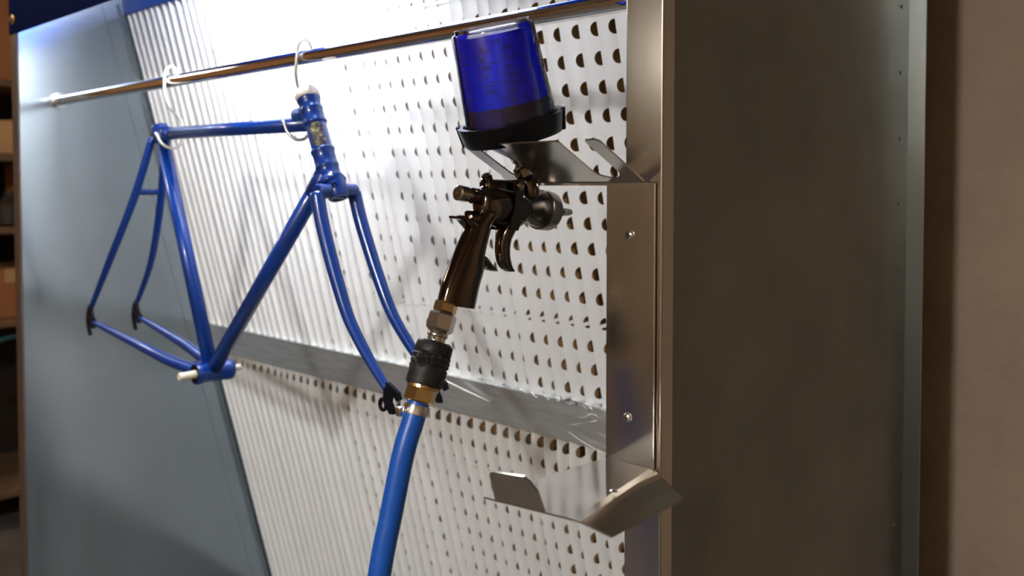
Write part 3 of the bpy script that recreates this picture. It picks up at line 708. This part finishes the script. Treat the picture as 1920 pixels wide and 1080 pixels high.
# side facing the lens: find its angle
tocam = -CB; tocam = (tocam - ca_ * tocam.dot(ca_)).normalized()
A_CAM = math.atan2(tocam.dot(v_), tocam.dot(u_))
for da in (1.35, 1.47, -1.7, -1.58):                              # grip ribs on the ring
    a = A_CAM + da; rb = new()
    q = [cyl(a - .02, -.023, .056), cyl(a + .02, -.023, .056), cyl(a + .02, -.023, .0605), cyl(a - .02, -.023, .0605)]
    prism(rb, q, ca_ * .0245 + (q[2] - q[1]) * .8)
    obj('grip_rib', rb, M['black'], ringo)
RB_, RT_ = .0528, .0472
def rr_(h): return RB_ + (RT_ - RB_) * h / CL
shell = obj('cup_shell', lathe(new(), CB, ca_, [(-.004, RB_), (.0, RB_), (CL, RT_), (CL + .0025, RT_ - .0012), (CL + .003, RT_ - .004), (CL + .003, .030), (CL + .0035, 0)], 64, close=False), M['clear'], gun, autos=40, label='clear graduated plastic cup')
rim = new()
for a0, a1 in ((0.1, 1.5), (1.62, 3.6), (3.8, 6.2)):
    pts = []
    N_ = 20
    for k in range(N_): 
        a = A_CAM - 1.2 + a0 + (a1 - a0) * k / N_; a2 = A_CAM - 1.2 + a0 + (a1 - a0) * (k + 1) / N_
        for (r0, r1, h0, h1) in ((RT_ - .004, RT_ - .0065, CL + .003, CL + .007),):
            q = [cyl(a, h0, r0), cyl(a2, h0, r0), cyl(a2, h1, r0), cyl(a, h1, r0), cyl(a, h0, r1), cyl(a2, h0, r1), cyl(a2, h1, r1), cyl(a, h1, r1)]
            vv = [rim.verts.new(x) for x in q]
            for f in ((0, 1, 2, 3), (7, 6, 5, 4), (3, 2, 6, 7), (0, 4, 5, 1)): rim.faces.new([vv[i] for i in f])
obj('foot_rim', rim, M['clear'], shell, smooth=False)
obj('paint_liner', lathe(new(), CB, ca_, [(-.003, .0), (-.003, RB_ - .0050), (CL * .3, rr_(CL * .3) - .0042), (CL - .007, RT_ - .0040), (CL - .003, RT_ - .008), (CL - .0025, 0)], 64, close=False), M['liner'], gun, autos=40, label='liner full of blue paint')
obj('liner_collar', lathe(new(), CB, ca_, [(-.003, RB_ - .0045), (.019, rr_(.019) - .0036)], 64, close=False), M['collar'], gun, smooth=True, label='dull violet band of liner without paint')
# printed graduations: bars and figures wrapped on the shell
pr = new()
def bar(a0, a1, h0, h1, bm):
    n = max(2, int(abs(a1 - a0) / .08) + 1)
    for k in range(n):
        b0 = a0 + (a1 - a0) * k / n; b1 = a0 + (a1 - a0) * (k + 1) / n
        bm.faces.new([bm.verts.new(cyl(A_CAM + x, h, rr_(h) + .0004)) for x, h in ((b0, h0), (b1, h0), (b1, h1), (b0, h1))])
rr = random.Random(4)
SGN = 1 if (cyl(A_CAM + .3, .05, .05) - cyl(A_CAM, .05, .05)).dot(Vector((.730, .683, 0))) > 0 else -1
for col0 in (-.95, -.42, .12, .62, 1.02):
    hh = .012 + rr.uniform(0, .006)
    while hh < .086:
        wd = rr.choice((.10, .16, .22, .12)); 
        bar(SGN * col0, SGN * (col0 + wd), hh, hh + .0011, pr)
        if rr.random() < .7: bar(SGN * (col0 + .02), SGN * (col0 + .02 + wd * .6), hh + .0028, hh + .0039, pr)
        hh += rr.uniform(.0075, .0115)
for (c0, h0, c1) in ((-.30, .03, -.02), (-.3, .048, .0), (-.28, .068, .03), (.30, .04, .6), (.28, .056, .56), (.33, .075, .58)):
    bar(SGN * c0, SGN * c1, h0, h0 + .0007, pr)
obj('graduation_bars', pr, M['print'], shell, label='black graduation lines')
rd = new(); bar(SGN * 1.28, SGN * 1.42, .073, .082, rd); bar(SGN * 1.28, SGN * 1.42, .051, .060, rd)
obj('red_marks', rd, M['redprint'], shell, label='two red blocks')
def cup_text(s, a, h, size, bm):
    cu = bpy.data.curves.new('t', 'FONT'); cu.body = s; cu.size = size; cu.align_x = 'CENTER'; cu.resolution_u = 2
    to = bpy.data.objects.new('t', cu); COL.objects.link(to)
    dg = bpy.context.evaluated_depsgraph_get(); ev = to.evaluated_get(dg); me = ev.to_mesh()
    vv = [bm.verts.new(cyl(A_CAM + SGN * (a + v.co.x / rr_(h)), h + v.co.y, rr_(h + v.co.y) + .0005)) for v in me.vertices]
    for p_ in me.polygons:
        try: bm.faces.new([vv[i] for i in p_.vertices])
        except ValueError: pass
    ev.to_mesh_clear(); bpy.data.objects.remove(to); bpy.data.curves.remove(cu)
for (s, a, h, z) in (('1/5', .02, .088, .0075), ('30', -.28, .062, .0075), ('20', -.22, .036, .0075), ('10', -.18, .013, .0075), ('30', .42, .068, .0075), ('20', .44, .044, .0075), ('10', .46, .020, .0075), ('5', .18, .074, .006)):
    tx = new(); cup_text(s, a, h, z, tx); obj('printed_figure', tx, M['print'], shell)

# inlet nuts at the foot of the grip
HB, HC = g(.6330, -.1270), g(.6062, -.1935)
ha = (HC - HB).normalized()
b = new(); lathe(b, HB - ha * .003, ha, [(0, .0090), (0, .0122), (.002, .0128), (.0095, .0128), (.011, .0115)], 6)
obj('brass_nut', b, M['brass'], gun, label='brass hexagon nut at the grip end')
b = new(); lathe(b, HB, ha, [(.008, .0095), (.009, .0142), (.011, .0152), (.026, .0152), (.028, .0135), (.030, .0105), (.039, .0098)], 6)
obj('swivel_fitting', b, M['steel'], gun, label='steel hexagon swivel fitting')
b = new(); lathe(b, HB, ha, [(.029, .0098), (.032, .0112), (.034, .0112), (.035, .0092), (.050, .0090)], 24)
obj('plug_nipple', b, M['steel'], gun, autos=30)

# ------------------------------------------------------------------ blue air hose with coupler
hose = thing('air_hose', (GX, .46, -EYE), 'blue air hose with black rubber coupler hanging from the spray gun', 'hose')
b = new()
lathe(b, HB, ha, [(.040, .0100), (.0405, .0175), (.043, .0196), (.052, .0200), (.054, .0188), (.057, .0206), (.060, .0190), (.063, .0210), (.066, .0192), (.070, .0205), (.074, .0198), (.084, .0200), (.087, .0188), (.088, .0150)], 28, close=True)
rr = random.Random(9)
for v in b.verts: v.co += Vector((rr.gauss(0, .0004), rr.gauss(0, .0004), rr.gauss(0, .0003)))
cs_d, cs_u, cs_v = frame(ha)
for k in range(26):
    a = rr.uniform(0, 6.28); h = rr.uniform(.055, .073); rad = .0192
    c_ = HB + ha * h + (cs_u * math.cos(a) + cs_v * math.sin(a)) * rad
    o_d = (cs_u * math.cos(a) + cs_v * math.sin(a)); s_ = rr.uniform(.0022, .0036)
    lathe(b, c_ - o_d * .001, o_d, [(0, s_), (.0012, s_ * .95), (.0024, s_ * .6), (.0030, 0)], 9)
cs = obj('coupler_sleeve', b, M['rubber'], hose, autos=40, label='ribbed black rubber coupler sleeve')
b = new(); lathe(b, HB, ha, [(.085, .0150), (.0855, .0172), (.0905, .0174), (.091, .0150)], 28)
lathe(b, HB, ha, [(.090, .0152), (.0905, .0166), (.103, .0166), (.105, .0140)], 6)
obj('coupler_nut', b, M['brass'], hose, label='brass hexagon nut under the coupler')
HS = HB + ha * .104
hp = smoothpath([HS, HS + ha * .02, g(.5735, -.2732), g(.5570, -.332), g(.5415, -.3903), g(.5150, -.53), g(.48, -.75), g(.455, -1.0), g(.44, -1.22), g(.40, -1.385), g(.28, -1.434, .02), g(.05, -1.437, .12), g(-.25, -1.437, .1), g(-.6, -1.437, -.1)], 8)
obj('hose_tube', sweep(new(), hp, .0118, 20), M['hose'], hose, smooth=True)
b = new(); lathe(b, HS + ha * .004, ha, [(0, .0122), (0, .0136), (.0022, .0140), (.0078, .0140), (.010, .0136), (.010, .0122)], 28, close=False)
cl = obj('hose_clamp', b, M['zinc'], hose, autos=30, label='steel ear clamp on the hose end')
b = new(); e0 = HS + ha * .009 + Vector((-.008, -.0135, 0)); bx(b, e0.x - .004, e0.x + .004, e0.y - .005, e0.y + .003, e0.z - .005, e0.z + .005, .0015)
obj('clamp_ear', b, M['zinc'], cl, autos=40)

# ------------------------------------------------------------------ storage shelves beyond the left end of the booth
sh = thing('storage_shelf', (-4.3, .9, -EYE), 'brown open storage shelf crowded with boxes left of the booth', 'shelf')
for y in (.1, 1.68):
    for x in (-4.62, -4.06):
        obj('upright', bx(new(), x - .02, x + .02, y - .02, y + .02, -EYE, 1.3), M['dark'], sh)
obj('back_panel', bx(new(), -4.66, -4.645, .08, 1.70, -EYE + .02, 1.28), M['dark'], sh)  # dark sheet added to stand in for the shade between the boxes
for z in (1.0, .445, .135, -.17, -.56, -1.28):
    obj('shelf_board', bx(new(), -4.64, -4.03, .08, 1.70, z - .028, z, .003), M['wood'], sh)
def carton(x0, x1, y0, y1, z0, h, m, label):
    t = thing('cardboard_box', ((x0 + x1) / 2, (y0 + y1) / 2, z0), label, 'box', 'boxes on the storage shelf')
    obj('carton', bx(new(), x0, x1, y0, y1, z0, z0 + h, .004), m, t)
    obj('flap_seam', bx(new(), x0 + .01, x1 + .001, (y0 + y1) / 2 - .025, (y0 + y1) / 2 + .025, z0 + h * .72, z0 + h + .001), M['card2'], t)
carton(-4.5, -4.06, 1.06, 1.6, .447, .45, M['card'], 'tall orange brown carton on the shelf at the top left of the picture')
carton(-4.5, -4.05, 1.02, 1.5, .137, .14, M['card2'], 'low pale carton on the second shelf beside the booth edge')
carton(-4.5, -4.1, 1.36, 1.66, -.168, .27, M['card'], 'narrow brown carton on the third shelf')
carton(-4.55, -4.08, .95, 1.55, -.558, .21, M['card'], 'wide brown carton on the fourth shelf at eye level')
bg = new(); lathe(bg, (-4.12, 1.27, -.168), (0, 0, 1), [(0, .05), (.01, .07), (.09, .075), (.10, .06), (.13, .03), (.15, .03)], 24)
obj('paint_tin', bg, M['dark'], autos=40, label='dark squat tin on the third shelf next to the narrow brown carton', cat='tin')
pc = smoothpath([(-4.05, .9, -.70), (-4.03, 1.05, -.66), (-4.03, 1.2, -.60), (-4.03, 1.35, -.60), (-4.03, 1.45, -.60)], 6)
obj('teal_strap', sweep(new(), [(x + .03, y, z - .03) for x, y, z in pc], .010, 10), M['tealbag'], smooth=True, label='teal plastic strap hanging below the fourth shelf', cat='strap')
for o in bpy.data.objects:
    if '_b' in o: del o['_b']
